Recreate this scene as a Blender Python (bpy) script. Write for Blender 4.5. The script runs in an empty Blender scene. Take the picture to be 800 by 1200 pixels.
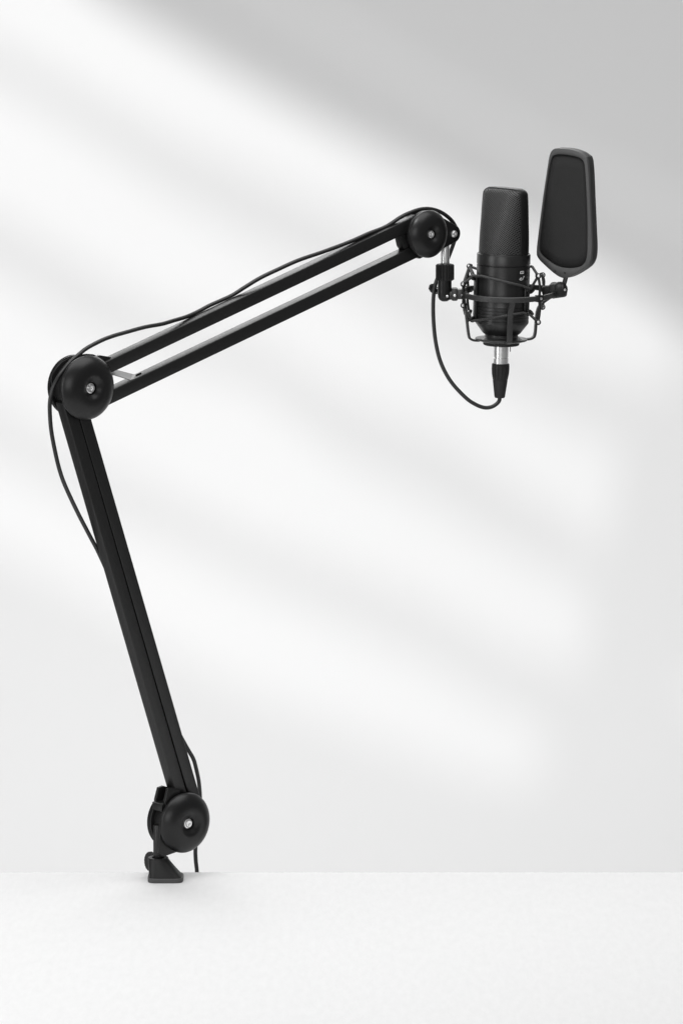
import bpy, bmesh, math, random
from mathutils import Vector as V, Matrix
random.seed(4)
sc = bpy.context.scene
C = sc.collection
R = math.radians
PI = math.pi

# ------------------------------------------------------------------ camera
DIST, PITCH = 4.5, R(9.3)
LENS = 36 * DIST / 0.96
fwd = V((0, math.cos(PITCH), -math.sin(PITCH)))
upv = V((0, math.sin(PITCH), math.cos(PITCH)))
CAM = -DIST * fwd
cd = bpy.data.cameras.new('camera')
cam = bpy.data.objects.new('camera', cd)
C.objects.link(cam)
cam.location = CAM
cam.rotation_euler = (PI / 2 - PITCH, 0, 0)
cd.sensor_fit = 'VERTICAL'; cd.sensor_height = 36; cd.sensor_width = 24
cd.lens = LENS; cd.clip_end = 100; cd.clip_start = 0.05
sc.camera = cam


def ray(px, py):
    s = 36 / 1200 / LENS
    return V(((px - 400) * s, 0, 0)) + upv * ((600 - py) * s) + fwd


def P(px, py, Y):                       # the point at depth Y seen at a photo position
    d = ray(px, py)
    return CAM + d * ((Y - CAM.y) / d.y)


PHI = R(40)
H = V((math.cos(PHI), math.sin(PHI), 0))
N = V((math.sin(PHI), -math.cos(PHI), 0))
Z = V((0, 0, 1))
O0 = P(217, 963, 0) - N * 0.0095        # the arm hangs in one upright plane through this point


def PL(px, py, w=0.0):                  # point of the arm's plane, w metres in front of it
    d = ray(px, py)
    o = O0 + N * w
    return CAM + d * ((o - CAM).dot(N) / d.dot(N))


def scale_at(p):                        # metres per photo pixel at a point
    return 0.0008 * (p - CAM).dot(fwd) / DIST


# ------------------------------------------------------------------ materials
def mat(name, col, rough=0.5, metal=0.0, spec=0.5, bump=0.0, bscale=800.0, var=0.0, vscale=30.0, rvar=0.0, aniso=0.0):
    m = bpy.data.materials.new(name); m.use_nodes = True
    nt = m.node_tree; b = nt.nodes['Principled BSDF']
    b.inputs['Base Color'].default_value = (*col, 1)
    b.inputs['Roughness'].default_value = rough
    b.inputs['Metallic'].default_value = metal
    b.inputs['Specular IOR Level'].default_value = spec
    tc = nt.nodes.new('ShaderNodeTexCoord')
    if var or rvar:
        n = nt.nodes.new('ShaderNodeTexNoise'); n.inputs['Scale'].default_value = vscale
        n.inputs['Detail'].default_value = 5
        nt.links.new(tc.outputs['Object'], n.inputs['Vector'])
        if var:
            r = nt.nodes.new('ShaderNodeMapRange')
            r.inputs['To Min'].default_value = 1 - var; r.inputs['To Max'].default_value = 1 + var
            nt.links.new(n.outputs['Fac'], r.inputs['Value'])
            mx = nt.nodes.new('ShaderNodeVectorMath'); mx.operation = 'SCALE'
            mx.inputs[0].default_value = col
            nt.links.new(r.outputs[0], mx.inputs['Scale'])
            nt.links.new(mx.outputs[0], b.inputs['Base Color'])
        if rvar:
            r = nt.nodes.new('ShaderNodeMapRange')
            r.inputs['To Min'].default_value = rough - rvar; r.inputs['To Max'].default_value = rough + rvar
            nt.links.new(n.outputs['Fac'], r.inputs['Value'])
            nt.links.new(r.outputs[0], b.inputs['Roughness'])
    if bump:
        n = nt.nodes.new('ShaderNodeTexNoise'); n.inputs['Scale'].default_value = bscale
        n.inputs['Detail'].default_value = 3
        nt.links.new(tc.outputs['Object'], n.inputs['Vector'])
        bp = nt.nodes.new('ShaderNodeBump'); bp.inputs['Strength'].default_value = bump
        bp.inputs['Distance'].default_value = 0.0004
        nt.links.new(n.outputs['Fac'], bp.inputs['Height'])
        nt.links.new(bp.outputs[0], b.inputs['Normal'])
    return m


M_TUBE = mat('powder_coated_steel', (.0055, .0055, .0055), .40, spec=.5, bump=.18, bscale=2500, rvar=.06, vscale=60)
M_CAP = mat('satin_black_plastic', (.006, .006, .0062), .34, spec=.4, bump=.06, bscale=3000, rvar=.05, vscale=50)
M_DARK = mat('black_plastic', (.007, .007, .007), .40, spec=.4, bump=.2, bscale=2500)
M_BODY = mat('satin_black_metal', (.010, .010, .010), .34, metal=0, spec=.6, bump=.12, bscale=2500, rvar=.04, vscale=80)
M_MOUNT = mat('black_lacquered_metal', (.024, .024, .024), .42, spec=.6, bump=.1, bscale=2500)
M_STEEL = mat('bright_steel', (.92, .92, .92), .33, metal=1, rvar=.03, vscale=60)
M_CABLE = mat('cable_jacket', (.012, .012, .012), .36, spec=.55, bump=.1, bscale=1500)
M_RUBBER = mat('black_rubber', (.018, .018, .018), .6, spec=.35, bump=.3, bscale=1800)
M_PAD = mat('dark_grey_rubber', (.06, .06, .06), .55, spec=.45, bump=.3, bscale=1800)
M_FILT = mat('matt_grey_plastic', (.060, .060, .060), .50, spec=.45, bump=.1, bscale=2500, rvar=.04)
M_ELAST = mat('elastic_cord', (.045, .045, .045), .7, spec=.4, bump=.6, bscale=1500)
M_INK = mat('white_print', (.75, .75, .75), .6)
M_WALL = mat('painted_wall', (.84, .84, .84), .95, spec=.0, var=.004, vscale=3.0)
M_FLOOR = mat('grey_floor', (.6, .6, .6), .8, spec=.1, var=.02, vscale=3.0)
M_SCREEN = mat('dark_board', (.05, .05, .05), .9, spec=.1, var=.05)

# table: white laminate with a faint grain
M_TABLE = mat('white_laminate', (.86, .86, .86), .85, spec=.08)
nt = M_TABLE.node_tree; b = nt.nodes['Principled BSDF']
tc = nt.nodes.new('ShaderNodeTexCoord')
mp = nt.nodes.new('ShaderNodeMapping'); mp.inputs['Scale'].default_value = (1, .25, 1)
n1 = nt.nodes.new('ShaderNodeTexNoise'); n1.inputs['Scale'].default_value = 170; n1.inputs['Detail'].default_value = 6
n1.inputs['Roughness'].default_value = .7
r1 = nt.nodes.new('ShaderNodeMapRange'); r1.inputs['From Min'].default_value = .3; r1.inputs['From Max'].default_value = .7
r1.inputs['To Min'].default_value = .828; r1.inputs['To Max'].default_value = .874
cb = nt.nodes.new('ShaderNodeCombineColor')
nt.links.new(tc.outputs['Object'], mp.inputs['Vector']); nt.links.new(mp.outputs[0], n1.inputs['Vector'])
nt.links.new(n1.outputs['Fac'], r1.inputs['Value'])
for k in range(3): nt.links.new(r1.outputs[0], cb.inputs[k])
nt.links.new(cb.outputs[0], b.inputs['Base Color'])


def weave(name, pitch, wire, hole, rough, rot=0.0, bumpd=0.0003):
    """woven wire: two crossing sets of wires in the part's own UV (metres)"""
    m = bpy.data.materials.new(name); m.use_nodes = True
    nt = m.node_tree; b = nt.nodes['Principled BSDF']
    b.inputs['Roughness'].default_value = rough
    uv = nt.nodes.new('ShaderNodeUVMap')
    mp = nt.nodes.new('ShaderNodeMapping'); mp.inputs['Rotation'].default_value = (0, 0, rot)
    mp.inputs['Scale'].default_value = (2 * PI / pitch,) * 3
    sp = nt.nodes.new('ShaderNodeSeparateXYZ')
    nt.links.new(uv.outputs[0], mp.inputs['Vector']); nt.links.new(mp.outputs[0], sp.inputs[0])
    sn = []
    for k in (0, 1):
        s = nt.nodes.new('ShaderNodeMath'); s.operation = 'SINE'; nt.links.new(sp.outputs[k], s.inputs[0]); sn.append(s)
    mxm = nt.nodes.new('ShaderNodeMath'); mxm.operation = 'MAXIMUM'
    nt.links.new(sn[0].outputs[0], mxm.inputs[0]); nt.links.new(sn[1].outputs[0], mxm.inputs[1])
    mr = nt.nodes.new('ShaderNodeMapRange'); mr.inputs['From Min'].default_value = -.3; mr.inputs['From Max'].default_value = .7
    nt.links.new(mxm.outputs[0], mr.inputs['Value'])
    mc = nt.nodes.new('ShaderNodeMix'); mc.data_type = 'RGBA'
    mc.inputs['A'].default_value = (*hole, 1); mc.inputs['B'].default_value = (*wire, 1)
    nt.links.new(mr.outputs[0], mc.inputs['Factor']); nt.links.new(mc.outputs['Result'], b.inputs['Base Color'])
    sl = nt.nodes.new('ShaderNodeMath'); sl.operation = 'MULTIPLY'; sl.inputs[1].default_value = .6
    nt.links.new(mr.outputs[0], sl.inputs[0]); nt.links.new(sl.outputs[0], b.inputs['Specular IOR Level'])
    bp = nt.nodes.new('ShaderNodeBump'); bp.inputs['Strength'].default_value = .5; bp.inputs['Distance'].default_value = bumpd
    nt.links.new(mxm.outputs[0], bp.inputs['Height']); nt.links.new(bp.outputs[0], b.inputs['Normal'])
    return m


M_BAND = mat('matt_black_band', (.007, .007, .007), .5, spec=.35, bump=.1)
M_MESH = weave('woven_steel_mesh', .0016, (.035, .035, .035), (.002, .002, .002), .4, R(33))
M_FABRIC = weave('fine_filter_mesh', .0012, (.018, .018, .018), (.011, .011, .011), .85, R(30), .0001)

# ------------------------------------------------------------------ mesh helpers
def root(name, loc, label, cat, group=None, kind=None):
    o = bpy.data.objects.new(name, None); C.objects.link(o); o.location = loc
    o.empty_display_size = .02
    o['label'] = label; o['category'] = cat
    if group: o['group'] = group
    if kind: o['kind'] = kind
    return o


def top_of(o):
    while o.parent: o = o.parent
    return o


def obj(name, bm, m, parent=None, label=None, smooth=True, angle=32):
    if parent is not None:
        bmesh.ops.translate(bm, verts=bm.verts, vec=-V(top_of(parent).location))
    bmesh.ops.recalc_face_normals(bm, faces=bm.faces)
    me = bpy.data.meshes.new(name); bm.to_mesh(me); bm.free()
    for p in me.polygons: p.use_smooth = smooth
    if smooth: me.set_sharp_from_angle(angle=R(angle))
    me.materials.append(m)
    o = bpy.data.objects.new(name, me); C.objects.link(o)
    if parent is not None: o.parent = parent
    if label: o['label'] = label
    return o


def merge(*bms):
    a = bms[0]
    for b in bms[1:]:
        me = bpy.data.meshes.new('tmp'); b.to_mesh(me); b.free(); a.from_mesh(me); bpy.data.meshes.remove(me)
    return a


def frame(o, x, y, z):
    return Matrix(((x.x, y.x, z.x, o.x), (x.y, y.y, z.y, o.y), (x.z, y.z, z.z, o.z), (0, 0, 0, 1)))


def perp(a):
    a = a.normalized()
    t = V((0, 0, 1)) if abs(a.z) < .9 else V((0, 1, 0))
    x = t.cross(a).normalized()
    return x, a.cross(x).normalized()


def lathe(profile, origin, axis, n=64, rfun=None):
    """profile: (radius, distance along axis); closed at r=0 ends"""
    a = axis.normalized(); x, y = perp(a); bm = bmesh.new(); rings = []
    for r, s in profile:
        if r < 1e-7:
            rings.append([bm.verts.new(origin + a * s)])
        else:
            rr = []
            for k in range(n):
                t = 2 * PI * k / n
                q = r * (rfun(t, s) if rfun else 1)
                rr.append(bm.verts.new(origin + a * s + (x * math.cos(t) + y * math.sin(t)) * q))
            rings.append(rr)
    for A, B in zip(rings, rings[1:]):
        for k in range(n):
            j = (k + 1) % n
            if len(A) == 1 and len(B) == 1: continue
            if len(A) == 1: bm.faces.new((A[0], B[k], B[j]))
            elif len(B) == 1: bm.faces.new((A[k], A[j], B[0]))
            else: bm.faces.new((A[k], A[j], B[j], B[k]))
    return bm


def cyl(r, p0, p1, bev=.0006, n=32):
    L = (p1 - p0).length; bev = min(bev, r * .5, L * .3)
    return lathe([(0, 0), (r - bev, 0), (r - bev * .3, bev * .3), (r, bev), (r, L - bev), (r - bev * .3, L - bev * .3), (r - bev, L), (0, L)], p0, p1 - p0, n)


def ball(r, c, n=24):
    return lathe([(r * math.sin(t * PI / 12), -r * math.cos(t * PI / 12)) if 0 < t < 12 else (0, -r if t == 0 else r) for t in range(13)], c, V((0, 0, 1)), n)


def prism(poly, d0, d1, F, bev=.0006, seg=2):
    """poly in the frame's x,y; thickness from d0 to d1 along its z"""
    bm = bmesh.new()
    A = [bm.verts.new(F @ V((x, y, d0))) for x, y in poly]
    B = [bm.verts.new(F @ V((x, y, d1))) for x, y in poly]
    bm.faces.new(A); bm.faces.new(B)
    n = len(poly)
    for k in range(n): bm.faces.new((A[k], A[(k + 1) % n], B[(k + 1) % n], B[k]))
    bmesh.ops.recalc_face_normals(bm, faces=bm.faces)
    if bev:
        es = [e for e in bm.edges if len(e.link_faces) == 2 and e.calc_face_angle(0) > R(32)]
        bmesh.ops.bevel(bm, geom=es, offset=bev, segments=seg, affect='EDGES', profile=.5, clamp_overlap=True)
    return bm


def box(c, sx, sy, sz, X=V((1, 0, 0)), Y=V((0, 1, 0)), Zv=V((0, 0, 1)), bev=.0006):
    return prism([(-sx / 2, -sy / 2), (sx / 2, -sy / 2), (sx / 2, sy / 2), (-sx / 2, sy / 2)], -sz / 2, sz / 2, frame(c, X, Y, Zv), bev)


def spline(pts, sub=8, closed=False):
    out = []; n = len(pts)
    rng = range(n if closed else n - 1)
    g = (lambda i: pts[i % n]) if closed else (lambda i: pts[max(0, min(n - 1, i))])
    for i in rng:
        p0, p1, p2, p3 = g(i - 1), g(i), g(i + 1), g(i + 2)
        for k in range(sub):
            t = k / sub
            out.append(.5 * ((2 * p1) + (p2 - p0) * t + (2 * p0 - 5 * p1 + 4 * p2 - p3) * t * t + (3 * p1 - p0 - 3 * p2 + p3) * t ** 3))
    if not closed: out.append(pts[-1].copy())
    return out


def tube(pts, r, n=14, sub=8, caps=True, smooth=True, rf=None):
    ps = spline(pts, sub) if smooth else pts
    bm = bmesh.new(); rings = []
    t0 = (ps[1] - ps[0]).normalized(); x, _ = perp(t0)
    for i, p in enumerate(ps):
        t = (ps[min(i + 1, len(ps) - 1)] - ps[max(i - 1, 0)]).normalized()
        x = (x - t * x.dot(t)).normalized(); y = t.cross(x)
        q = r * (rf(i / (len(ps) - 1)) if rf else 1)
        rings.append([bm.verts.new(p + (x * math.cos(2 * PI * k / n) + y * math.sin(2 * PI * k / n)) * q) for k in range(n)])
    for A, B in zip(rings, rings[1:]):
        for k in range(n): bm.faces.new((A[k], A[(k + 1) % n], B[(k + 1) % n], B[k]))
    if caps: bm.faces.new(rings[0]); bm.faces.new(rings[-1])
    return bm


def loft(loops, cap=True):
    bm = bmesh.new(); rs = [[bm.verts.new(p) for p in L] for L in loops]; n = len(loops[0])
    for A, B in zip(rs, rs[1:]):
        for k in range(n): bm.faces.new((A[k], A[(k + 1) % n], B[(k + 1) % n], B[k]))
    if cap: bm.faces.new(rs[0]); bm.faces.new(rs[-1])
    return bm


def hull2(c1, r1, c2, r2, n=20):
    """outline of two circles joined by tangents"""
    d = V(c2) - V(c1); L = d.length; a0 = math.atan2(d.y, d.x); b = math.acos((r1 - r2) / L)
    out = []
    for k in range(n + 1):
        t = a0 + b + (2 * PI - 2 * b) * k / n
        out.append((c1[0] + r1 * math.cos(t), c1[1] + r1 * math.sin(t)))
    for k in range(n + 1):
        t = a0 - b + 2 * b * k / n
        out.append((c2[0] + r2 * math.cos(t), c2[1] + r2 * math.sin(t)))
    return out


# ------------------------------------------------------------------ boom arm
Jb, Jm, Je = PL(215.0, 963.5, .0095), PL(100.6, 454, .0095), PL(499.8, 274, .0095)
Rb, Rm, Re = [px * scale_at(p) for px, p in ((35.8, Jb), (38, Jm), (28, Je))]
FA = frame(O0, H, Z, N)                               # arm plane frame


def uv(p): d = p - O0; return d.dot(H), d.dot(Z)


post_top = PL(185.5, 962, 0)
arm = root('boom_arm', PL(185.5, 1003, 0), 'black two-section boom arm with round joint caps, reaching from the desk clamp to the microphone', 'microphone arm')


def cap(J, Rr, side, dome=1.0):
    """domed joint cap: raised ring round a shallow dish with a screw in the middle"""
    k = Rr / .030
    prof = [(0, 0), (Rr * .95, 0), (Rr * .985, .0004), (Rr * .99, .0014), (Rr * .972, .0018), (Rr * .972, .0022), (Rr, .0026), (Rr * .999, .0034)]
    hd = .0092 * k * dome
    for t in range(1, 25):
        q = 1 - (t / 24) ** 1.6
        prof.append((Rr * (.42 + .577 * q), .0034 + hd * (1 - q ** 2.2) ** .8))
    top = .0034 + hd
    prof += [(Rr * .40, top - .0001 * k * dome), (Rr * .35, top - .0006 * k * dome), (Rr * .30, top - .0015 * k * dome), (Rr * .25, top - .0026 * k * dome), (Rr * .205, top - .0034 * k * dome), (Rr * .19, top - .0058 * k * dome), (0, top - .0058 * k * dome)]
    ax = N * side
    o = obj('joint_cap', lathe(prof, J, ax, 96), M_CAP, arm, angle=40)
    s0 = J + ax * (top - .0058 * k * dome); rs = Rr * .125
    h = .0026 * k
    bm = lathe([(rs * 1.25, .0002), (rs * 1.25, .0008), (rs, .001), (rs, h * .7), (rs * .85, h), (rs * .5, h), (rs * .42, h * .35), (0, h * .3)], s0, ax, 6 * 6,
               rfun=lambda t, s: 1)
    obj('screw', bm, M_STEEL, o, angle=30)
    return o


for J, Rr in ((Jb, Rb), (Jm, Rm), (Je, Re)):
    cap(J, Rr, 1)
    cap(J - N * (.0160 if J is Je else .0172), Rr * (.90 if J is Je else .95), -1, .5)


def square_tube(pa, pb, s, d, w0=.0062):
    """box-section tube whose front-face centre line runs pa-pb"""
    ax = (pb - pa).normalized(); side = N.cross(ax).normalized(); L = (pb - pa).length
    F = frame(pa, side, N, ax)
    return prism([(-s / 2, -d), (s / 2, -d), (s / 2, 0), (-s / 2, 0)], 0, L, F, .0008, 3)


W0 = .0062
S = .0121
for a, bb in (((117, 435.6), (491, 258.8)), ((119, 471.1), (489.5, 294.1)), ((80.3, 470), (215.8, 940)), ((94.6, 470), (230.2, 940))):
    k = 1.0 if a[0] > 110 else .995
    d = .0125
    obj('arm_tube', square_tube(PL(*a, W0), PL(*bb, W0), S * k, d), M_TUBE, arm)

# hubs and the link plates that carry the tubes between the caps
for J, Rr in ((Jb, Rb), (Jm, Rm), (Je, Re)):
    bm = cyl(Rr * .80, J - N * .0185, J - N * .0005)
    obj('hub', bm, M_DARK, arm)


def pl2(pts, w=0): return [uv(PL(x, y, w)) for x, y in pts]


# elbow brackets (front and back plates peeking out round the caps)
bm = prism(pl2([(59.5, 445), (61, 438.5), (66.5, 430), (72, 424), (80, 419.6), (91, 416), (101, 414.4), (109, 415), (115, 417.5), (116, 436), (84, 462), (73, 475), (62, 462)], -.0077), -.0088, -.0066, FA, .0006)
obj('elbow_plate', bm, M_DARK, arm)
bm = prism(pl2([(100, 424), (116, 416), (128, 418), (133, 421), (122, 432), (108, 440)]), -.0020, .0020, FA, .0004)
obj('elbow_plate', bm, M_DARK, arm)
# end bracket between the two tubes
bm = prism(pl2([(467, 268), (467, 280), (469, 289), (474, 296), (489, 303), (505, 296), (505, 258), (486, 254)]), -.0060, .0035, FA, .0006)
obj('end_bracket', bm, M_DARK, arm)
# spring strap between the tubes near the elbow
a, c = PL(129, 436.5, 0), PL(166, 439.5, 0)
mid1, mid2 = PL(141, 434.5, 0), PL(153, 438.5, 0)
Ls = []
for (x0, y0), (x1, y1) in zip(((126, 438.5), (134, 439.0), (144, 442.0), (153, 445.2), (165, 440.6)), ((128, 433.0), (137, 433.4), (148, 436.2), (156, 438.3), (167, 437.6))):
    p, q = PL(x0, y0, W0 - .0012), PL(x1, y1, W0 - .0115)
    Ls.append([p, q, q - Z * .0008, p - Z * .0008])
obj('spring_strap', loft(Ls), mat('lit_grey_strap', (.20, .20, .20), .4, spec=.5), arm)  # grey base colour stands in for light caught on the strap's upper face
# slot and lip on the top face of the lower tube beside the strap
ax = (PL(410, 325, W0) - PL(160, 444.1, W0)).normalized(); up2 = N.cross(ax) * -1
if up2.z < 0: up2 = -up2
q = PL(131, 458.4, W0) - N * .0065
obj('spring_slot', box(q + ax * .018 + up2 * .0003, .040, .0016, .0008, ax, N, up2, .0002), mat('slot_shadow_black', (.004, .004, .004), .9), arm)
q = PL(168, 439.6, W0) - N * .007
obj('spring_slot', box(q + up2 * .0003, .006, .0022, .0008, ax, N, up2, .0002), bpy.data.materials['slot_shadow_black'], arm)

# base fork: two cheeks from the lower joint down to the post
ub, vb = uv(Jb); upo, vpo = uv(PL(186.5, 990, 0))
for w0, w1, lobe, lr in ((-.0090, -.0062, (188.5, 990), .0045), (.0062, .0090, (191.5, 996), .0062)):
    bm = prism(hull2((ub, vb), Rb * .93, uv(PL(*lobe, (w0 + w1) / 2)), lr), w0, w1, FA, .0006)
    obj('fork_cheek', bm, M_DARK, arm)
# stop lugs on the upper left of the base joint
bm = prism(pl2([(187, 938), (190.5, 922.5), (196, 921.5), (205, 924.5), (203, 934), (196, 946), (190, 952)]), .0052, .0086, FA, .0006)
bm = merge(bm, prism(pl2([(187, 938), (190.5, 924), (196, 922), (206, 925), (203, 934), (196, 946), (188, 958)]), -.0088, -.0054, FA, .0006))
obj('stop_lug', bm, M_DARK, arm)
bm = prism(pl2([(184, 941), (197, 938), (199, 949), (184, 950)]), -.0075, .0075, FA, .0006)
obj('fork_spacer', bm, M_DARK, arm)
rp = 5.6 * scale_at(post_top)
zt = PL(185.5, 971, 0); zb = PL(185.5, 1012, 0)
obj('post', cyl(rp, V((zb.x, zb.y, zb.z)), V((zb.x, zb.y, zt.z + .004)), .001, 48), M_TUBE, arm)

# yoke at the microphone end
k = scale_at(Je)
Tl = PL(527.5, 273.5, 0)
ue, ve = uv(Je); ul, vl = uv(PL(527.8, 273.6, .004))
for w0, w1, rr in ((-.0085, -.0056, 10.6), (.0048, .0088, 10.4)):
    obj('yoke_cheek', prism(hull2((ue, ve), Re * .97, (ul, vl), rr * k), w0, w1, FA, .0008, 3), M_CAP, arm)
LP = O0 + H * ul + Z * vl
sc1 = lathe([(0.0036, .0), (.0036, .0006), (.0028, .0010), (.0028, .0016), (.0022, .0020), (.0012, .0020), (.0010, .0010), (0, .0010)], LP + N * .0088, N, 32)
obj('screw', sc1, M_STEEL, arm)
obj('hub', cyl(.0068, LP - N * .0086, LP + N * .0046), M_DARK, arm)
Ty = PL(521, 300, 0).y
kt = scale_at(P(521, 300, Ty))
ROD0 = P(521.2, 280, Ty); ROD1 = P(521.2, 314, Ty)
obj('steel_rod', cyl(5.1 * kt, ROD1, ROD0, .0005, 48), M_STEEL, arm)
bm = cyl(.0022, P(531, 280, Ty + .006), P(526, 290, Ty + .006))
bm.free()

# ------------------------------------------------------------------ desk clamp and table
Fc = PL(185.5, 1003, 0)
foot_front = P(192, 1035.2, Fc.y - .016)
TZ = foot_front.z                                     # table top height
YE = P(400, 1022, 0)
d = ray(400, 1022); EDGE_Y = (CAM + d * ((TZ - CAM.z) / d.z)).y
print('table z', TZ, 'edge y', EDGE_Y, 'post', Fc, 'Je', Je, 'Jm', Jm)

clamp = root('desk_clamp', V((Fc.x, Fc.y, TZ)), 'small black wedge-shaped clamp foot holding the boom arm at the table edge', 'clamp')
kf = scale_at(Fc)
X0 = Fc.x


def rrect(cx0, cx1, cy0, cy1, r, z, n=64):
    """rounded rectangle sampled by direction so rings line up"""
    pts = []
    cx, cy = (cx0 + cx1) / 2, (cy0 + cy1) / 2
    hx, hy = (cx1 - cx0) / 2, (cy1 - cy0) / 2
    for i in range(n):
        t = 2 * PI * i / n
        e = 5.0 if r < .5 * min(hx, hy) else 2.0
        c, s = math.cos(t), math.sin(t)
        q = (abs(c / hx) ** e + abs(s / hy) ** e) ** (-1 / e)
        pts.append(V((cx + c * q, cy + s * q, z)))
    return pts


xl, xr = P(173.0, 1030, Fc.y - .012).x, P(214.8, 1030, Fc.y - .012).x
yf, yb = Fc.y - .0165, Fc.y + .013
pad_h = 5.2 * kf
L0 = rrect(xl + .0004, xr - .0004, yf + .0004, yb, .002, TZ)
L1 = rrect(xl, xr, yf, yb, .002, TZ + .0006)
L2 = rrect(xl, xr, yf, yb, .002, TZ + pad_h - .0006)
L3 = rrect(xl + .0005, xr - .0005, yf + .0005, yb - .0005, .002, TZ + pad_h)
obj('rubber_pad', loft([L0, L1, L2, L3]), M_PAD, clamp)
# wedge body: from the pad outline up to the round socket
rs = 12.0 * kf
ztop = P(185.5, 1004.5, Fc.y).z
body = []
for i in range(13):
    t = i / 12
    zz = TZ + pad_h - .0002 + (ztop - .001 - TZ - pad_h) * t
    base = rrect(xl + .0012, xr - .0012, yf + .0012, yb - .001, .002, zz)
    cir = [V((X0 + rs * math.cos(2 * PI * k / 64), Fc.y + rs * math.sin(2 * PI * k / 64), zz)) for k in range(64)]
    f = t ** 0.92
    body.append([p.lerp(q, f) for p, q in zip(base, cir)])
rim = [[V((X0 + r_ * math.cos(2 * PI * k / 64), Fc.y + r_ * math.sin(2 * PI * k / 64), z_)) for k in range(64)]
       for r_, z_ in ((rs * .97, ztop), (rs * .62, ztop), (rs * .60, ztop - .002))]
obj('clamp_body', loft(body + rim), M_BAND, clamp, angle=50)
# spine and lower jaw gripping the table from behind
spx0, spx1 = X0 - .010, X0 + .010
Fk = frame(V((X0, 0, 0)), V((0, 1, 0)), Z, V((1, 0, 0)))
TT = .028
jp = [(yb - .006, TZ + .0005), (yb - .006, TZ + .004), (EDGE_Y + .006, TZ + .0016), (EDGE_Y + .006, TZ - TT - .030),
      (yf, TZ - TT - .030), (yf, TZ - TT - .025), (EDGE_Y + .0015, TZ - TT - .025), (EDGE_Y + .0015, TZ + .0005)]
jaw = prism(jp, -.009, .009, Fk, .0004)
jaw = merge(jaw, cyl(.004, V((X0, yf + .010, TZ - TT - .075)), V((X0, yf + .010, TZ - TT - .001))), cyl(.010, V((X0, yf + .010, TZ - TT - .004)), V((X0, yf + .010, TZ - TT))))
obj('lower_jaw', jaw, M_TUBE, clamp)
# thumb knob on the left of the socket
kc = P(176.5, 1009.5, Fc.y + .016)
kax = V((-.80, -.45, .05)).normalized()
kn = lathe([(0, -.003), (.0080, -.003), (.0090, -.002), (.0092, 0), (.0090, .0016), (.0080, .0026), (0, .0026)], kc, kax, 72, rfun=lambda t, s: 1 + .03 * math.cos(18 * t))
kn = merge(kn, cyl(.003, kc, kc - kax * .014))
obj('thumb_knob', kn, M_RUBBER, clamp)

tbl = root('table', V((0, EDGE_Y - .35, TZ)), 'white table top with a faint grain filling the bottom of the picture', 'table')
bm = prism([(-1.1, EDGE_Y - .95), (1.1, EDGE_Y - .95), (1.1, EDGE_Y), (-1.1, EDGE_Y)], TZ - TT, TZ, frame(V((0, 0, 0)), V((1, 0, 0)), V((0, 1, 0)), Z), .0008, 2)
obj('table_top', bm, M_TABLE, tbl)
for sx in (-1, 1):
    for yy in (EDGE_Y - .9, EDGE_Y - .06):
        bm = box(V((sx * 1.04, yy, TZ - TT - .35)), .05, .05, .70, bev=.001)
        obj('leg', bm, M_TABLE, tbl)

# ------------------------------------------------------------------ shock mount
YM = Ty + .010
MC = P(589.5, 345.6, YM)
km = scale_at(MC)
RC = P(594.7, 345.4, YM)                              # ring centre
RR = 56.0 * km
sm = root('shock_mount', RC, 'black metal shock mount ring with struts and elastic cords cradling the microphone', 'shock mount')


def polar(c, th, r, z=0):                             # th: 0 faces the camera, + turns right
    if c is RC: z += RR * math.tan(R(2.2)) * (1 - math.cos(th))     # the ring tips slightly forward
    return c + V((r * math.sin(th), -r * math.cos(th), z))


# ring: flat band with softened edges
hb, tk = 3.1 * km, .0030
prof = [(-tk / 2, -hb + .0005), (-tk / 2 + .0005, -hb), (tk / 2 - .0005, -hb), (tk / 2, -hb + .0005), (tk / 2, hb - .0005), (tk / 2 - .0005, hb), (-tk / 2 + .0005, hb), (-tk / 2, hb - .0005)]
bm = bmesh.new(); rings = []
for i in range(128):
    t = 2 * PI * i / 128
    rings.append([bm.verts.new(polar(RC, t, RR - tk / 2 + a, z)) for a, z in prof])
for i in range(128):
    A, B = rings[i], rings[(i + 1) % 128]
    for k in range(8): bm.faces.new((A[k], A[(k + 1) % 8], B[(k + 1) % 8], B[k]))
obj('ring', bm, M_MOUNT, sm)

# lower cage: struts from the ring down and in to the dish
DC = P(587.6, 398, YM)                                # dish centre
for th in (R(11), R(-79), R(101), R(191)):
    rad = V((math.sin(th), -math.cos(th), 0)); tan = V((math.cos(th), math.sin(th), 0))
    F = frame(V((DC.x, DC.y, 0)), rad, Z, tan)
    zr = RC.z; r1 = 43 * km; zz = DC.z
    # radius at the ring so the strut meets its inner face
    off = (V((DC.x, DC.y, 0)) - V((RC.x, RC.y, 0))).dot(rad)
    rt = RR - off - tk
    pts = [(rt, zr + hb * .6), (rt, zr - hb), (r1 + .0005, zr - .014), (r1 - 3 * km, zz + .006), (r1 - 5.5 * km, zz + .0015), (r1 - 10 * km, zz), (27 * km, zz - .0002)]
    sp = [V((x, y, 0)) for x, y in pts]
    sp = spline(sp, 5)
    o1 = []; o2 = []
    for i, p in enumerate(sp):
        t = (sp[min(i + 1, len(sp) - 1)] - sp[max(0, i - 1)]).normalized()
        nn = V((-t.y, t.x, 0)) * .0011
        o1.append((p.x + nn.x, p.y + nn.y)); o2.append((p.x - nn.x, p.y - nn.y))
    obj('strut', prism(o1 + o2[::-1], -.0028, .0028, F, .0004), M_MOUNT, sm)

AX = (P(591.8, 230, YM) - P(586.8, 404, YM)).normalized()   # the microphone leans a little
MB = P(586.8, 404, YM)


def ms(py):                                            # distance along the mic axis for a photo height
    return (P(586.8, py, YM).z - MB.z) / AX.z


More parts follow.
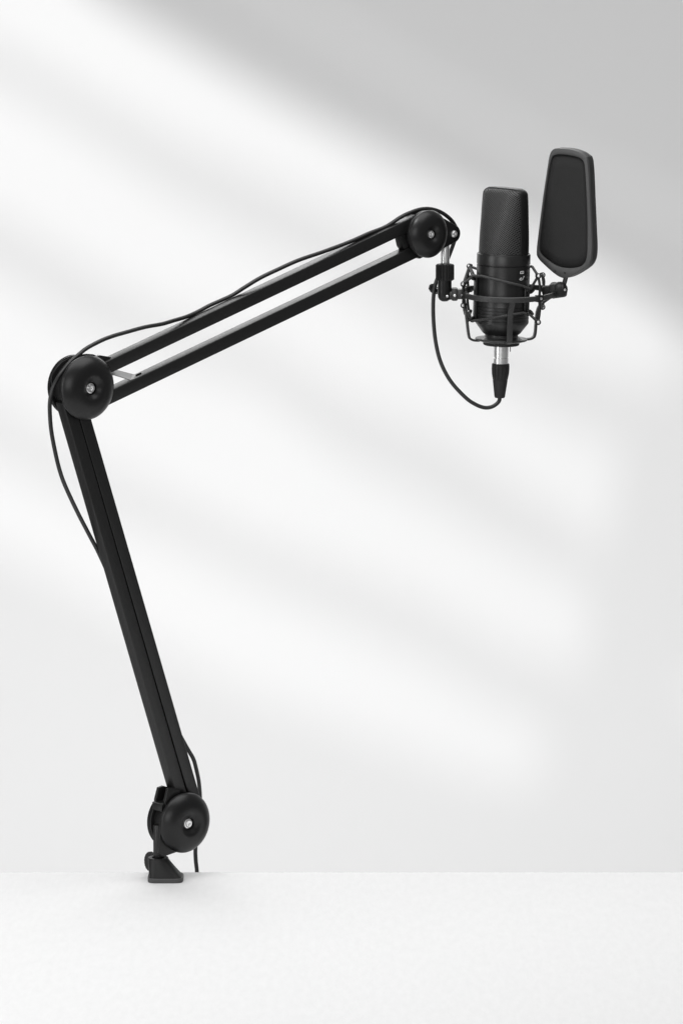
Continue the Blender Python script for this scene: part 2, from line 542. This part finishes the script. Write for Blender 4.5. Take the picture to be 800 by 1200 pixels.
kk = km
dish = [(0, ms(400.5)), (23 * kk, ms(400.5)), (30 * kk, ms(398.5)), (30.8 * kk, ms(397.5)), (30.5 * kk, ms(396.3)), (24 * kk, ms(397.2)), (20 * kk, ms(394.5)), (19 * kk, ms(392)), (0, ms(392))]
obj('dish', lathe(dish, MB, AX, 96), M_MOUNT, sm)
nut = [(0, ms(404.3)), (20 * kk, ms(404.3)), (21 * kk, ms(403.4)), (21.2 * kk, ms(399.6)), (0, ms(399.6))]
obj('clamp_nut', lathe(nut, MB, AX, 120, rfun=lambda t, s: 1 + .012 * math.cos(40 * t)), M_RUBBER, sm)

# inner clips on the body's flanks
def mic_pt(py, th, r):
    return polar(MB + AX * ms(py), th, r)


clips = [(R(-76), 321, 376, .0042), (R(58), 336, 367, .0042), (R(-170), 318, 372, .004), (R(150), 318, 372, .004)]
for th, y0, y1, wd in clips:
    rad = V((math.sin(th), -math.cos(th), 0)); tan = V((math.cos(th), math.sin(th), 0))
    a_, b_ = mic_pt(y0, th, 0.0), mic_pt(y1, th, 0.0)
    F = frame(b_, tan, AX, rad)
    Lc = (a_ - b_).length
    r0 = 31.4 * kk
    bm = prism([(-wd, 0), (wd, 0), (wd * .9, Lc * .3), (wd * .9, Lc * .7), (wd, Lc), (-wd, Lc)], r0, r0 + .0024, F, .0006)
    for yy in (.0015, Lc - .0015):
        c = F @ V((0, yy, r0 + .0034))
        bm = merge(bm, ball(.0023, c, 16), cyl(.0012, F @ V((-wd, yy, r0 + .0032)), F @ V((wd, yy, r0 + .0032)), .0003, 16))
    for yy in (.004, Lc - .004):                       # short horns that hold the cord off the body
        bm = merge(bm, tube([F @ V((0, yy, r0 + .001)), F @ V((wd * .3, yy, r0 + .0045)), F @ V((0, yy + (.003 if yy > Lc / 2 else -.003), r0 + .0085))], .0014, 10))
    obj('clip', bm, M_DARK, sm)

# outer hooks standing on the ring
def hook(th, up, dn, lean=0.0):
    base = polar(RC, th, RR - tk / 2)
    tp = polar(RC, th, RR - tk / 2 - lean, up * km); bt = polar(RC, th, RR - tk / 2 - lean * .8, -dn * km)
    tan = V((math.cos(th), math.sin(th), 0)); rad = V((math.sin(th), -math.cos(th), 0))
    bm = box(base, .0075, tk + .002, 2 * hb + .0014, tan, rad, Z, .0006)
    ups = spline([base, base + Z * (up * .5 * km) + rad * .001, tp], 5)
    bm = merge(bm, tube(ups, .0013, smooth=False), tube(spline([base, base - Z * (dn * .5 * km) + rad * .001, bt], 5), .0013, smooth=False))
    for c in (tp, bt):
        bm = merge(bm, ball(.0029, c, 20), ball(.0016, c - rad * .002 + Z * .001, 12))
    return bm, tp, bt


HK = {}
for nm, th, up, dn, ln in (('bl', R(-123), 27, 27, .001), ('fr', R(40), 26, 28, .0015), ('fl', R(-72), 13, 12, -.001), ('br', R(128), 16, 22, .001)):
    bm, tp, bt = hook(th, up, dn, ln)
    obj('hook', bm, M_DARK, sm)
    obj_screw = lathe([(.0013, 0), (.0013, .0006), (.0008, .0009), (0, .0009)], polar(RC, th, RR + .0012), V((math.sin(th), -math.cos(th), 0)), 16)
    obj('rivet', obj_screw, M_STEEL, sm)
    for q in (tp, bt):
        obj('rivet', lathe([(.0013, 0), (.0013, .0006), (.0008, .0010), (0, .0010)], q + V((.0006 * math.sin(th), -.0027, .0004)), V((.15, -1, .25)), 14), M_STEEL, sm)
    HK[nm] = (tp, bt)


def around(px, py, r):
    """point on the photo ray at radius r round the microphone, on the near side"""
    c = MB + AX * ms(py); p = P(px, py, YM); dx = p.x - c.x
    return P(px, py, YM - math.sqrt(max(0, r * r - dx * dx)))


rc = 31.6 * kk + .0016
def cord(points, name='elastic_cord', r=.0013):
    ps = []
    for p, q in zip(points, points[1:]):
        n = max(1, int((q - p).length / .0008))
        ps += [p.lerp(q, i / n) for i in range(n)]
    ps.append(points[-1])
    # fine braid: radius pulses along the cord
    L = [0]
    for p, q in zip(ps, ps[1:]): L.append(L[-1] + (q - p).length)
    tot = L[-1]
    return tube(ps, r, 10, smooth=False, rf=lambda t: 1 + .10 * math.sin(t * tot / .0022 * 2 * PI))


def ringarc(py0, py1, th0, th1, r, n=24):
    return [mic_pt(py0 + (py1 - py0) * i / n, th0 + (th1 - th0) * i / n, r) for i in range(n + 1)]


lc_t = mic_pt(322.5, R(-76), rc + .003); rc_t = mic_pt(336.5, R(58), rc + .003)
lc_b = mic_pt(375, R(-76), rc + .003); rc_b = mic_pt(366, R(58), rc + .003)
front = [around(x, 322.5 + (x - 560) * .245, rc) for x in range(564, 614, 3)]
up_pts = [HK['fl'][0], lc_t] + front + [rc_t, HK['fr'][0]]
obj('elastic_cord', cord(up_pts), M_ELAST, sm)
back = [mic_pt(316 + 0 * i, R(100 + 140 * i / 16), rc) for i in range(17)]
obj('elastic_cord', cord([lc_t, HK['bl'][0], HK['fl'][0]]), M_ELAST, sm)
obj('elastic_cord', cord([HK['fr'][0], mic_pt(313, R(96), rc + .0005)] + ringarc(313, 318, R(98), R(236), rc) + [HK['bl'][0]]), M_ELAST, sm)
frontb = [around(x, 375.5 - (x - 560) * .17, rc) for x in range(564, 614, 3)]
obj('elastic_cord', cord([HK['bl'][1], lc_b] + frontb + [rc_b, HK['fr'][1]]), M_ELAST, sm)
obj('elastic_cord', cord([HK['fl'][1], lc_b]), M_ELAST, sm)
obj('elastic_cord', cord([HK['fr'][0], HK['br'][0], P(637, 341, YM + .01)]), M_ELAST, sm)
obj('elastic_cord', cord([HK['fr'][1], P(633, 355, YM), HK['br'][1]]), M_ELAST, sm)

obj('elastic_cord', cord([HK['fl'][0], P(543.5, 344, YM - .01), HK['fl'][1], P(544.5, 367.5, YM + .004), lc_b]), M_ELAST, sm)
obj('elastic_cord', cord([HK['bl'][0], P(553.5, 319.5, YM + .006), P(557, 327, YM)]), M_ELAST, sm)

# swivel block under the knurled collar, its thumb screw and the hub on the ring
kt = scale_at(P(521, 320, Ty))
ca, cb_ = P(521, 328.5, Ty), P(521, 309.5, Ty)
Lk = (cb_ - ca).length
col = lathe([(0, 0), (9.2 * kt, 0), (10.1 * kt, .0010), (10.1 * kt, Lk - .001), (9.4 * kt, Lk), (5.3 * kt, Lk), (5.2 * kt, Lk - .002)], ca, Z, 192,
            rfun=lambda t, s: 1 + (.075 * (1 if math.cos(20 * t) > .2 else -1) if .0009 < s < Lk - .0009 else 0))
obj('knurled_collar', col, M_RUBBER, sm, angle=25)
ba = P(520.6, 349, Ty)
blk = lathe([(0, -.0036), (3.5 * kt, -.0033), (6.2 * kt, -.0018), (7.8 * kt, .0008), (8.2 * kt, .004), (8.2 * kt, (ca - ba).length + .0006), (0, (ca - ba).length + .0006)], ba, Z, 48)
sb = obj('swivel_block', blk, M_CAP, sm)
obj('pin', lathe([(.0013, 0), (.0012, .0006), (0, .0009)], P(523.8, 347, Ty - .0066), V((0, -1, 0)), 16), M_STEEL, sb)
hb_ = box(P(532.2, 344.6, Ty), .0062, .0120, .0125, bev=.0016)
hb_ = merge(hb_, cyl(.0050, P(526, 345.5, Ty), P(541, 344.5, Ty), .0006, 32), box(P(539, 344.5, Ty), .006, .010, .0095, bev=.001))
hbo = obj('ring_hub', hb_, M_MOUNT, sm)
obj('pin', lathe([(.0014, 0), (.0013, .0006), (0, .0009)], P(532.4, 346.3, Ty - .0060), V((0, -1, 0)), 16), M_STEEL, hbo)
# wing screw on the left
wp = P(507.5, 338.5, Ty + .024)
wx = V((.80, .45, -.35)).normalized(); wy = V((-.3, .3, .9)).normalized(); wy = (wy - wx * wy.dot(wx)).normalized(); wz = wx.cross(wy)
wing = prism([(-.0052, -.0012), (-.0045, .0034), (-.001, .0052), (.0048, .0024), (.0070, -.002), (.0048, -.0042), (-.0020, -.0042)], -.0016, .0016, frame(wp, wx, wy, wz), .0007)
wing = merge(wing, cyl(.0024, wp, P(520, 344, Ty + .006)))
obj('wing_screw', wing, M_CAP, sm)
# right-hand boss for the pop filter
r0_, r1_ = P(644, 341.5, YM - .002), P(662.5, 338.8, YM - .006)
bs = cyl(9.0 * kk, r0_, r1_, .0022, 48)
bs = merge(bs, cyl(6.6 * kk, P(636, 341.5, YM + .002), r1_, .001, 40), cyl(9.4 * kk, P(646, 340, YM + .001), P(652, 339.5, YM - .001), .0014, 48))
bs = merge(bs, ball(9.3 * kk, P(655.5, 339.2, YM - .005), 40))
obj('filter_socket', bs, M_BAND, sm)
obj('pin', lathe([(.0013, 0), (.0012, .0006), (0, .0009)], P(661.3, 339.6, YM - .0126), V((.3, -1, 0)), 16), M_STEEL, sm)
# small locating pin under the nut
obj('locating_pin', cyl(.0004, P(597.5, 412, YM - .006), P(597.5, 404, YM - .006), .0001, 8), M_MOUNT, sm)

# ------------------------------------------------------------------ microphone
mic = root('microphone', MB, 'black large-diaphragm studio microphone with a woven mesh grille, standing upright in the shock mount', 'microphone')
r = 31.4 * kk
pr = [(0, ms(296.6)), (r * .945, ms(296.6)), (r * .985, ms(297)), (r, ms(298))]
def groove(y, w=.7, dp=.985):
    return [(r, ms(y - w)), (r * dp, ms(y - w * .5)), (r * dp, ms(y + w * .5)), (r, ms(y + w))]
pr += groove(309.5, .8, .965)
pr += [(r * .992, ms(310.5)), (r * .992, ms(356))]
for y in (358, 362, 366, 370, 374): pr += groove(y, .55, .985)
pr += [(r, ms(377)), (r * .985, ms(378.5)), (r * .72, ms(389.5)), (r * .66, ms(391)), (r * .62, ms(391.5)), (r * .62, ms(394)), (0, ms(394))]
bodyo = obj('body', lathe(pr, MB, AX, 128), M_BODY, mic, angle=28)

AL = R(37)
rdir = V((math.cos(AL), -math.sin(AL), 0)); fdir = V((-math.sin(AL), -math.cos(AL), 0))
rdir = (rdir - AX * rdir.dot(AX)).normalized(); fdir = (fdir - AX * fdir.dot(AX)).normalized()
y_bot, y_top = 297.6, 221.0
Hm = ms(y_top) - ms(y_bot)


def basket(inflate=0.0, n=144):
    bm = bmesh.new(); uvl = bm.loops.layers.uv.new('UVMap'); rings = []; info = {}
    lv = [i / 30 * .90 for i in range(31)] + [.93, .955, .975, .99, 1.0]
    rt = .085
    for t in lv:
        a = (29.4 - 2.2 * t ** 2.0) * kk
        bq = (29.0 - 15.5 * t ** 1.25) * kk
        sh = 0.0
        if t > 1 - rt:
            q = (t - (1 - rt)) / rt
            sh = (1 - math.sqrt(max(0, 1 - q * q))) * 5.6 * kk
        a2, b2 = a - sh + inflate, bq - sh * .8 + inflate
        e = 2 + .7 * t
        row = []
        for k in range(n):
            th = 2 * PI * k / n; c, s = math.cos(th), math.sin(th)
            qd = (abs(c / a2) ** e + abs(s / b2) ** e) ** (-1 / e)
            x_, f_ = c * qd, s * qd
            p = MB + AX * (ms(y_bot) + Hm * t + (inflate if t == 1 else 0)) + rdir * x_ + fdir * f_
            v = bm.verts.new(p); row.append(v); info[v] = (x_, Hm * t, f_)
        rings.append(row)
    for A, B in zip(rings, rings[1:]):
        for k in range(n): bm.faces.new((A[k], A[(k + 1) % n], B[(k + 1) % n], B[k]))
    # rounded top closing in
    last = rings[-1]; c0 = MB + AX * (ms(y_bot) + Hm)
    for s in (.75, .5, .25):
        row = []
        for v in last:
            x_, zz_, f_ = info[v]
            w = bm.verts.new(c0 + rdir * x_ * s + fdir * f_ * s + AX * (.0006 * (1 - s * s) + inflate)); row.append(w); info[w] = (x_ * s, Hm, f_ * s)
        # keep info of scaled verts relative to the outermost ring
        A = rings[-1]
        for k in range(n): bm.faces.new((A[k], A[(k + 1) % n], row[(k + 1) % n], row[k]))
        rings.append(row)
    bm.faces.new(rings[-1])
    for f in bm.faces:
        for l in f.loops:
            x_, zz_, f_ = info[l.vert]; l[uvl].uv = (x_, zz_ + (abs(f_) if zz_ >= Hm else 0))
    return bm


obj('grille', basket(), M_MESH, mic, angle=60)
bm = basket(.0007)
cmid = MB + AX * ms(y_bot)
bw = 7.8 * kk
for sg in (1, -1):
    bmesh.ops.bisect_plane(bm, geom=bm.verts[:] + bm.edges[:] + bm.faces[:], plane_co=cmid + fdir * bw * sg, plane_no=fdir * sg, clear_outer=True)
bmesh.ops.recalc_face_normals(bm, faces=bm.faces)
fr = obj('grille_band', bm, M_BAND, mic, angle=50)
so = fr.modifiers.new('thickness', 'SOLIDIFY'); so.thickness = .0012; so.offset = -1
# trim line where the grille drops into the body
obj('grille_collar', lathe([(r * .945, ms(297.8)), (r * .952, ms(296.6)), (r * .945, ms(295.6)), (r * .90, ms(295.4)), (r * .90, ms(297.8))], MB, AX, 96), M_BODY, mic)

# two slide switches and their printed marks on the right of the body
def surf(px, py, rr): return around(px, py, rr)


for py in (319.5, 327.0):
    p = surf(615.6, py, r * .992); c = MB + AX * ms(py); rad = (p - c); rad = (rad - AX * rad.dot(AX)).normalized(); tan = AX.cross(rad).normalized()
    bm = box(p + rad * .0001, .0052, .0026, .0008, tan, AX, rad, .0003)
    sw = obj('switch', bm, M_DARK, mic)
    obj('switch_knob', box(p + rad * .0010 + tan * .0010, .0016, .0018, .0016, tan, AX, rad, .0003), M_RUBBER, sw)


def mark(segs, px, py, wd=.00042):
    p = surf(px, py, r * .992); c = MB + AX * ms(py); rad = (p - c); rad = (rad - AX * rad.dot(AX)).normalized(); tan = AX.cross(rad).normalized()
    if tan.x < 0: tan = -tan
    bms = []
    for (x0, y0, x1, y1) in segs:
        a_ = p + tan * x0 + AX * y0 + rad * .0003; b_ = p + tan * x1 + AX * y1 + rad * .0003
        dd = (b_ - a_); L = dd.length; dd.normalize(); sd = rad.cross(dd)
        bms.append(box((a_ + b_) / 2, L + wd, wd, .0006, dd, sd, rad, 0))
    return merge(*bms)


u = .001
obj('printed_mark', mark([(-2.4 * u, 1.2 * u, 1.8 * u, 1.2 * u), (-2.4 * u, -.9 * u, 1.8 * u, -.9 * u), (-2.4 * u, -.9 * u, -2.4 * u, 1.2 * u), (-.4 * u, -.9 * u, -.4 * u, 1.2 * u), (1.8 * u, -.9 * u, 1.8 * u, 1.2 * u)], 611, 319.4, .0007), M_INK, mic)
obj('printed_mark', mark([(-3.2 * u, -.6 * u, -2.0 * u, .8 * u), (-2.0 * u, .8 * u, -.8 * u, .8 * u), (-2.6 * u, -1.1 * u, -.4 * u, -1.1 * u), (-.8 * u, .8 * u, -.2 * u, -1.0 * u), (-.2 * u, -1.0 * u, .9 * u, -.6 * u), (.9 * u, -.6 * u, 1.5 * u, .9 * u), (1.5 * u, .9 * u, 2.4 * u, 2.2 * u)], 611, 326.6, .0007), M_INK, mic)

# ------------------------------------------------------------------ pop filter
AF = R(33)
fr_ = V((math.cos(AF), -math.sin(AF), 0)); fn_ = V((-math.sin(AF), -math.cos(AF), 0))
FO = P(660, 250, YM - .010)


def PF(px, py, w=0):
    d = ray(px, py); o = FO + fn_ * w
    p = CAM + d * ((o - CAM).dot(fn_) / d.dot(fn_)); q = p - FO
    return V((q.dot(fr_), q.z, 0))


outer = [PF(*p) for p in ((643.3, 180.5), (648, 174.4), (657, 173.8), (671, 175.6), (683, 181.5), (687.6, 191), (690, 235), (691.5, 270), (692, 296), (688.5, 310), (676, 320), (663.5, 325.8), (656, 325.3), (647.5, 320), (637, 311), (629.5, 303.5), (627, 295), (630.3, 265), (634.7, 232), (640.5, 195))]
inner = [PF(*p) for p in ((646.5, 183.5), (652, 181.2), (661, 181.4), (674.5, 184), (681.5, 188.5), (684, 198), (685.6, 230), (686.5, 265), (686, 300), (680.8, 310.8), (673, 313.7), (662.5, 314.2), (652, 311.8), (642, 306), (632.5, 298), (630.3, 289), (634, 255), (638.5, 222), (643.5, 192))]
NF = 160


def resample(pts, c):
    sp = spline(pts, 16, True); an = [(math.atan2(p.y - c.y, p.x - c.x), (p - c)) for p in sp]
    out = []
    m = len(sp)
    for i in range(NF):
        t = -PI + 2 * PI * i / NF; best = None
        dv = V((math.cos(t), math.sin(t), 0))
        for k in range(m):
            a_, b_ = sp[k] - c, sp[(k + 1) % m] - c
            ca_, cb2 = dv.x * a_.y - dv.y * a_.x, dv.x * b_.y - dv.y * b_.x
            if ca_ * cb2 <= 0 and a_.dot(dv) + b_.dot(dv) > 0:
                f = ca_ / (ca_ - cb2) if ca_ != cb2 else 0
                best = a_.lerp(b_, f); break
        out.append(c + best)
    return out


cc = V((sum(p.x for p in outer) / len(outer), sum(p.y for p in outer) / len(outer), 0))
oo, ii = resample(outer, cc), resample(inner, cc)


def inset(L, dd): return [p - (p - cc).normalized() * dd for p in L]


FF = frame(FO, fr_, Z, fn_)
TH = .0125
pop = root('pop_filter', FF @ V((PF(659, 327).x, PF(659, 327).y, -TH / 2)), 'tall grey-framed pop filter shield with dark mesh, standing on the right of the microphone', 'pop filter')
CURV = .9


def bend(x): return -CURV * x * x * 1.6
def W(L, w, dd=0): return [FF @ V((p.x, p.y, w + bend(p.x))) for p in (inset(L, dd) if dd else L)]


front_secs = [(ii, -.0028, 0), (oo, -.0028, .0003), (oo, -.0026, 0), (oo, -.0014, 0), (oo, -.0004, .0003), (oo, 0, .0010), (ii, 0, -.0012), (ii, -.0005, -.0003), (ii, -.0016, 0), (ii, -.0028, 0)]
shell_secs = [(ii, -TH, 0), (oo, -TH, .0016), (oo, -TH + .0004, .0006), (oo, -TH + .0016, 0), (oo, -TH * .60, 0), (oo, -TH * .58, .0006), (oo, -TH * .54, .0006), (oo, -TH * .52, 0),
              (oo, -.0034, .0001), (oo, -.0031, .0006), (ii, -.0031, 0), (ii, -TH, 0)]
frm = None
for nm, sl_, mt in (('frame', front_secs, M_FILT), ('rear_shell', shell_secs, mat('matt_black_plastic', (.022, .022, .022), .55, spec=.4, bump=.1, bscale=2500))):
    bm = loft([W(*q) for q in sl_], cap=False)
    bmesh.ops.remove_doubles(bm, verts=bm.verts, dist=1e-6)
    o = obj(nm, bm, mt, pop, angle=35)
    frm = frm or o
for x, y in ((650, 317.6), (661.3, 319.8)):
    c = PF(x, y); p = FF @ V((c.x, c.y, bend(c.x) + .0001))
    obj('screw', lathe([(0, -.001), (.0012, -.001), (.0012, .0001), (.0009, .0003), (.0004, .0001), (0, -.0002)], p, fn_, 20), mat('dark_screw', (.01, .01, .01), .4, spec=.5) if 'dark_screw' not in bpy.data.materials else bpy.data.materials['dark_screw'], frm)
for w in (-.0022, -TH + .0022):
    bm = bmesh.new(); uvl = bm.loops.layers.uv.new('UVMap')
    prev = None
    rowsv = []
    for s in (1.0, .8, .6, .4, .2):
        row = []
        for p in ii:
            q = cc + (p - cc) * s * (1.004 if s == 1 else 1)
            row.append(bm.verts.new(FF @ V((q.x, q.y, w + bend(q.x)))))
        rowsv.append(row)
    cvt = bm.verts.new(FF @ V((cc.x, cc.y, w + bend(cc.x))))
    for A, B in zip(rowsv, rowsv[1:]):
        for k in range(NF): bm.faces.new((A[k], A[(k + 1) % NF], B[(k + 1) % NF], B[k]))
    for k in range(NF): bm.faces.new((rowsv[-1][k], rowsv[-1][(k + 1) % NF], cvt))
    Fi = FF.inverted()
    for f in bm.faces:
        for l in f.loops:
            q = Fi @ l.vert.co; l[uvl].uv = (q.x, q.y)
    o = obj('filter_mesh', bm, M_FABRIC, pop)
    s = o.modifiers.new('thickness', 'SOLIDIFY'); s.thickness = .0006
st0 = FF @ V((PF(659.3, 324).x, PF(659.3, 324).y, -TH * .5)); st1 = P(659.5, 336, YM - .004)
obj('stem', cyl(2.7 * kk, st1, st0, .0004, 24), M_FILT, pop)

# ------------------------------------------------------------------ cable with its plug
cab = root('microphone_cable', P(586, 467, YM), 'thin black cable plugged in under the microphone and running along the boom arm', 'cable')
A0, A1 = P(586.9, 405, YM), P(585.0, 467, YM)
ax = (A1 - A0).normalized()
def pa(py): return (P(586.5, py, YM).z - A0.z) / ax.z
sh = [(0, 0), (8.7 * kk, 0), (8.7 * kk, pa(418)), (8.45 * kk, pa(418.3)), (8.45 * kk, pa(419)), (8.9 * kk, pa(419.4)), (8.9 * kk, pa(427)), (0, pa(427))]
obj('plug_shell', lathe(sh, A0, ax, 64), M_STEEL, cab)
bt = [(0, pa(425.8)), (9.6 * kk, pa(425.8)), (10.3 * kk, pa(427)), (10.5 * kk, pa(432)), (10.1 * kk, pa(438)), (8.9 * kk, pa(444.5)), (8.5 * kk, pa(445)), (8.7 * kk, pa(446)), (7.4 * kk, pa(456)), (6.3 * kk, pa(464.5)), (5.6 * kk, pa(466)), (0, pa(466))]
s0_, s1_ = pa(427.5), pa(443)
obj('plug_boot', lathe(bt, A0, ax, 160, rfun=lambda t, s: 1 - (.11 * (1 if math.cos(14 * t) > .45 else 0) if s0_ < s < s1_ else 0)), M_RUBBER, cab, angle=30)
CR = 2.45 * .0008
yc = Ty + .016
pts = [A1 - ax * .002, P(584.6, 469.5, YM), P(581, 473.7, YM - .001), P(575, 477, YM - .002), P(567, 477.6, YM - .003), P(557, 474, YM - .004), P(546, 466.6, YM - .004), P(531, 451, YM - .002), P(521, 435.5, YM),
       P(514, 418, YM + .002), P(509.5, 396, YM + .004), P(507.5, 372, YM + .005), P(507.4, 353, YM + .006), P(508.8, 338, YM + .006), P(512, 327, yc), P(518, 315, yc), P(523.5, 305, yc), P(528, 294, yc), P(532.2, 282, Ty + .016)]
pts += [PL(534.5, 273, -.0085), PL(533, 265, -.004), PL(527, 256.5, -.001), PL(517, 249, 0), PL(507, 245.3, 0), PL(496.5, 244.6, 0), PL(485, 247.3, 0), PL(470, 254.0, 0), PL(452, 265.5, -.001), PL(432, 273.5, -.001), PL(410, 283.2, -.001),
        PL(380, 294.5, -.001), PL(350, 304.8, -.001), PL(325, 316, -.002), PL(305, 325.6, -.004), PL(287, 336.5, -.006), PL(272.5, 345.8, -.008), PL(258, 352.5, -.009), PL(245, 358.3, -.009), PL(231, 365.7, -.008), PL(217.5, 371.5, -.006), PL(203, 375.8, -.004), PL(190, 379.6, -.002), PL(170, 383.3, 0), PL(149, 389, 0), PL(133, 393.6, 0), PL(119, 399, .001), PL(102, 408, .002),
        PL(92, 416, .003), PL(83, 424, .003), PL(75.5, 433, .003), PL(68.5, 442.5, .003), PL(62.2, 455, .002), PL(59, 470, .001), PL(58.8, 485, .0), PL(60.6, 506, 0), PL(65.5, 532, 0), PL(70.5, 552, 0), PL(77, 570, -.002), PL(91, 600, -.006), PL(105, 627, -.009), PL(116, 648, -.0095), PL(130, 680, -.0105), PL(150, 735, -.0105), PL(185, 810, -.0105), PL(205, 850, -.0105),
        PL(219, 876, -.0095), PL(226.5, 889, -.0090), PL(230, 901, -.0100), PL(233.2, 917, -.0140), PL(234.6, 936, -.0225), PL(235, 960, -.0240), PL(231.2, 980, -.0240), PL(229.2, 994, -.0240), PL(229.5, 1008, -.0240), PL(231, 1024, -.0240), PL(232, 1060, -.024), PL(232, 1120, -.024)]
print('cable tail', pts[-3], 'edge', EDGE_Y)
obj('cord', tube(pts, CR, 16, 8), M_CABLE, cab)

# ------------------------------------------------------------------ the setting
WY = 2.0
wl = root('wall', V((0, WY, TZ - .75)), 'plain pale grey wall behind the boom arm, crossed by soft slanting bands of light and shade', 'wall', kind='structure')
obj('wall_face', box(V((0, WY + .05, TZ - .75 + 2.0)), 9.0, .10, 4.0, bev=0), M_WALL, wl, smooth=False)
fl = obj('floor', box(V((0, -.5, TZ - .80)), 9.0, 8.0, .10, bev=0), M_FLOOR, smooth=False)
fl['kind'] = 'structure'; fl['label'] = 'plain grey studio floor under the table'; fl['category'] = 'floor'

# two added unseen lamps, each with an added cut-out screen, throw slanting wall bands
def wallpt(px, py): return P(px, py, WY)


LAMP_A, LAMP_B = V((-4.2, -2.0, 4.4)), V((-1.2, -2.6, 4.8))
TS = .5
BOARD = [[(40, -60), (115, 0), (205, 52), (300, 108), (400, 162), (540, 232), (640, 280), (720, 322), (800, 385), (860, 430), (1000, 520), (1000, -120), (40, -120)]]
SLATS = [
    # board above the first streak, with a thin gap that leaves a faint streak in the shade
    [(70, -60), (130, -5), (300, 95), (400, 150), (540, 222), (640, 282), (720, 332), (800, 398), (1000, 500), (1000, 330), (800, 262), (640, 190), (500, 108), (330, 10), (240, -60)],
    [(262, -60), (345, 2), (510, 96), (650, 178), (810, 248), (1000, 312), (1000, -80)],
    # shade band between the first and second streaks
    [(-60, 25), (0, 54), (100, 110), (200, 165), (300, 210), (400, 258), (500, 322), (600, 396), (700, 446), (775, 462), (740, 505), (700, 514), (600, 464), (500, 402), (400, 334), (300, 284), (200, 230), (100, 160), (0, 100), (-60, 70)],
    [(-60, 226), (0, 258), (100, 314), (200, 372), (300, 402), (400, 465), (525, 517), (600, 572), (690, 632), (690, 690), (600, 648), (500, 588), (400, 538), (300, 455), (200, 425), (100, 388), (0, 324), (-60, 290)],
    [(-60, 448), (0, 478), (60, 516), (125, 548), (200, 582), (300, 632), (400, 668), (500, 710), (600, 768), (672, 790), (660, 862), (600, 838), (500, 778), (400, 732), (300, 688), (200, 638), (125, 606), (60, 572), (0, 536), (-60, 508)],
    [(-60, 622), (0, 652), (100, 704), (200, 768), (300, 820), (400, 856), (500, 896), (590, 926), (640, 905), (645, 860), (672, 800), (690, 756), (690, 690), (700, 640), (722, 600), (724, 540), (742, 500), (785, 450), (800, 410), (1000, 500), (1000, 740), (830, 785), (788, 820), (830, 858), (1000, 900), (1000, 1250), (-60, 1250)],
]


def widen(x, y):                        # carry the blades on well past the picture, along their slope
    if x <= -60: return (-520, y if y > 1200 else y - 230)
    if x >= 940: return (1480, y - 300 if y < 0 else y if y > 1200 else y + .5 * (1480 - x))
    return (x, y)


def screen(name, label, lamp, polys):
    r_ = root(name, lamp.lerp(wallpt(400, 500), TS), label, 'light screen')
    for poly in polys:
        bm = bmesh.new(); A = []; B = []
        for x, y in [widen(*q) for q in poly]:
            p = lamp.lerp(wallpt(x, y), TS)
            A.append(bm.verts.new(p)); B.append(bm.verts.new(p + V((0, .003, 0))))
        bm.faces.new(A); bm.faces.new(B)
        for k in range(len(A)): bm.faces.new((A[k], A[(k + 1) % len(A)], B[(k + 1) % len(A)], B[k]))
        obj('slat', bm, M_SCREEN, r_, smooth=False)


screen('added_shade_board', 'added dark board out of view before the added left projector, shading the upper right of the wall', LAMP_A, BOARD)
screen('added_slatted_screen', 'added dark slatted screen out of view before the added right projector, cut to break its light into bands', LAMP_B, SLATS)

# ------------------------------------------------------------------ lights
w = bpy.data.worlds.new('World'); sc.world = w; w.use_nodes = True
w.node_tree.nodes['Background'].inputs[0].default_value = (1, 1, 1, 1)
w.node_tree.nodes['Background'].inputs[1].default_value = .20


def area(name, loc, target, sx, sy, power):
    l = bpy.data.lights.new(name, 'AREA'); l.shape = 'RECTANGLE'; l.size = sx; l.size_y = sy; l.energy = power
    o = bpy.data.objects.new(name, l); C.objects.link(o); o.location = loc
    o.rotation_euler = (V(target) - V(loc)).to_track_quat('-Z', 'Y').to_euler()
    return o


area('overhead_softbox', (0, -.25, 1.65), (0, -.25, 0), 2.4, 1.5, 30.5)
area('added_back_fill', (-.1, 1.5, .98), (0, 0, .25), 1.7, .7, 10.5)  # added panel out of view, brightens the top faces of the tubes
area('left_softbox', (-1.6, -1.0, .3), (0, 0, .1), .45, 1.5, 11)
area('front_softbox', (-.4, -3.0, .75), (.1, 0, .1), 1.6, 1.2, 18)
area('added_wall_fill', (0, .95, -.85), (0, 2.0, .1), 2.2, .25, 3)  # added lamp hidden behind the table, lifts the lower wall


def projector(name, loc, energy, soft):  # unseen lamp added to light the wall through its screen
    s = bpy.data.lights.new(name, 'SPOT'); s.energy = energy; s.shadow_soft_size = soft
    s.spot_size = R(25); s.spot_blend = .15
    so = bpy.data.objects.new(name, s); C.objects.link(so); so.location = loc
    so.rotation_euler = (wallpt(400, 520) - loc).to_track_quat('-Z', 'Y').to_euler()


projector('added_projector', LAMP_A, 945, .040)
projector('added_projector', LAMP_B, 405, .037)

# ------------------------------------------------------------------ render
vs = sc.view_settings
sc.display_settings.display_device = 'sRGB'
vs.view_transform = 'Standard'; vs.look = 'None'; vs.exposure = 0; vs.gamma = 1
sc.render.engine = 'CYCLES'
sc.cycles.use_denoising = True
sc.cycles.max_bounces = 8
sc.cycles.sample_clamp_indirect = 6
sc.render.film_transparent = False
sc.render.filter_size = 1.5 if hasattr(sc.render, 'filter_size') else 1.5
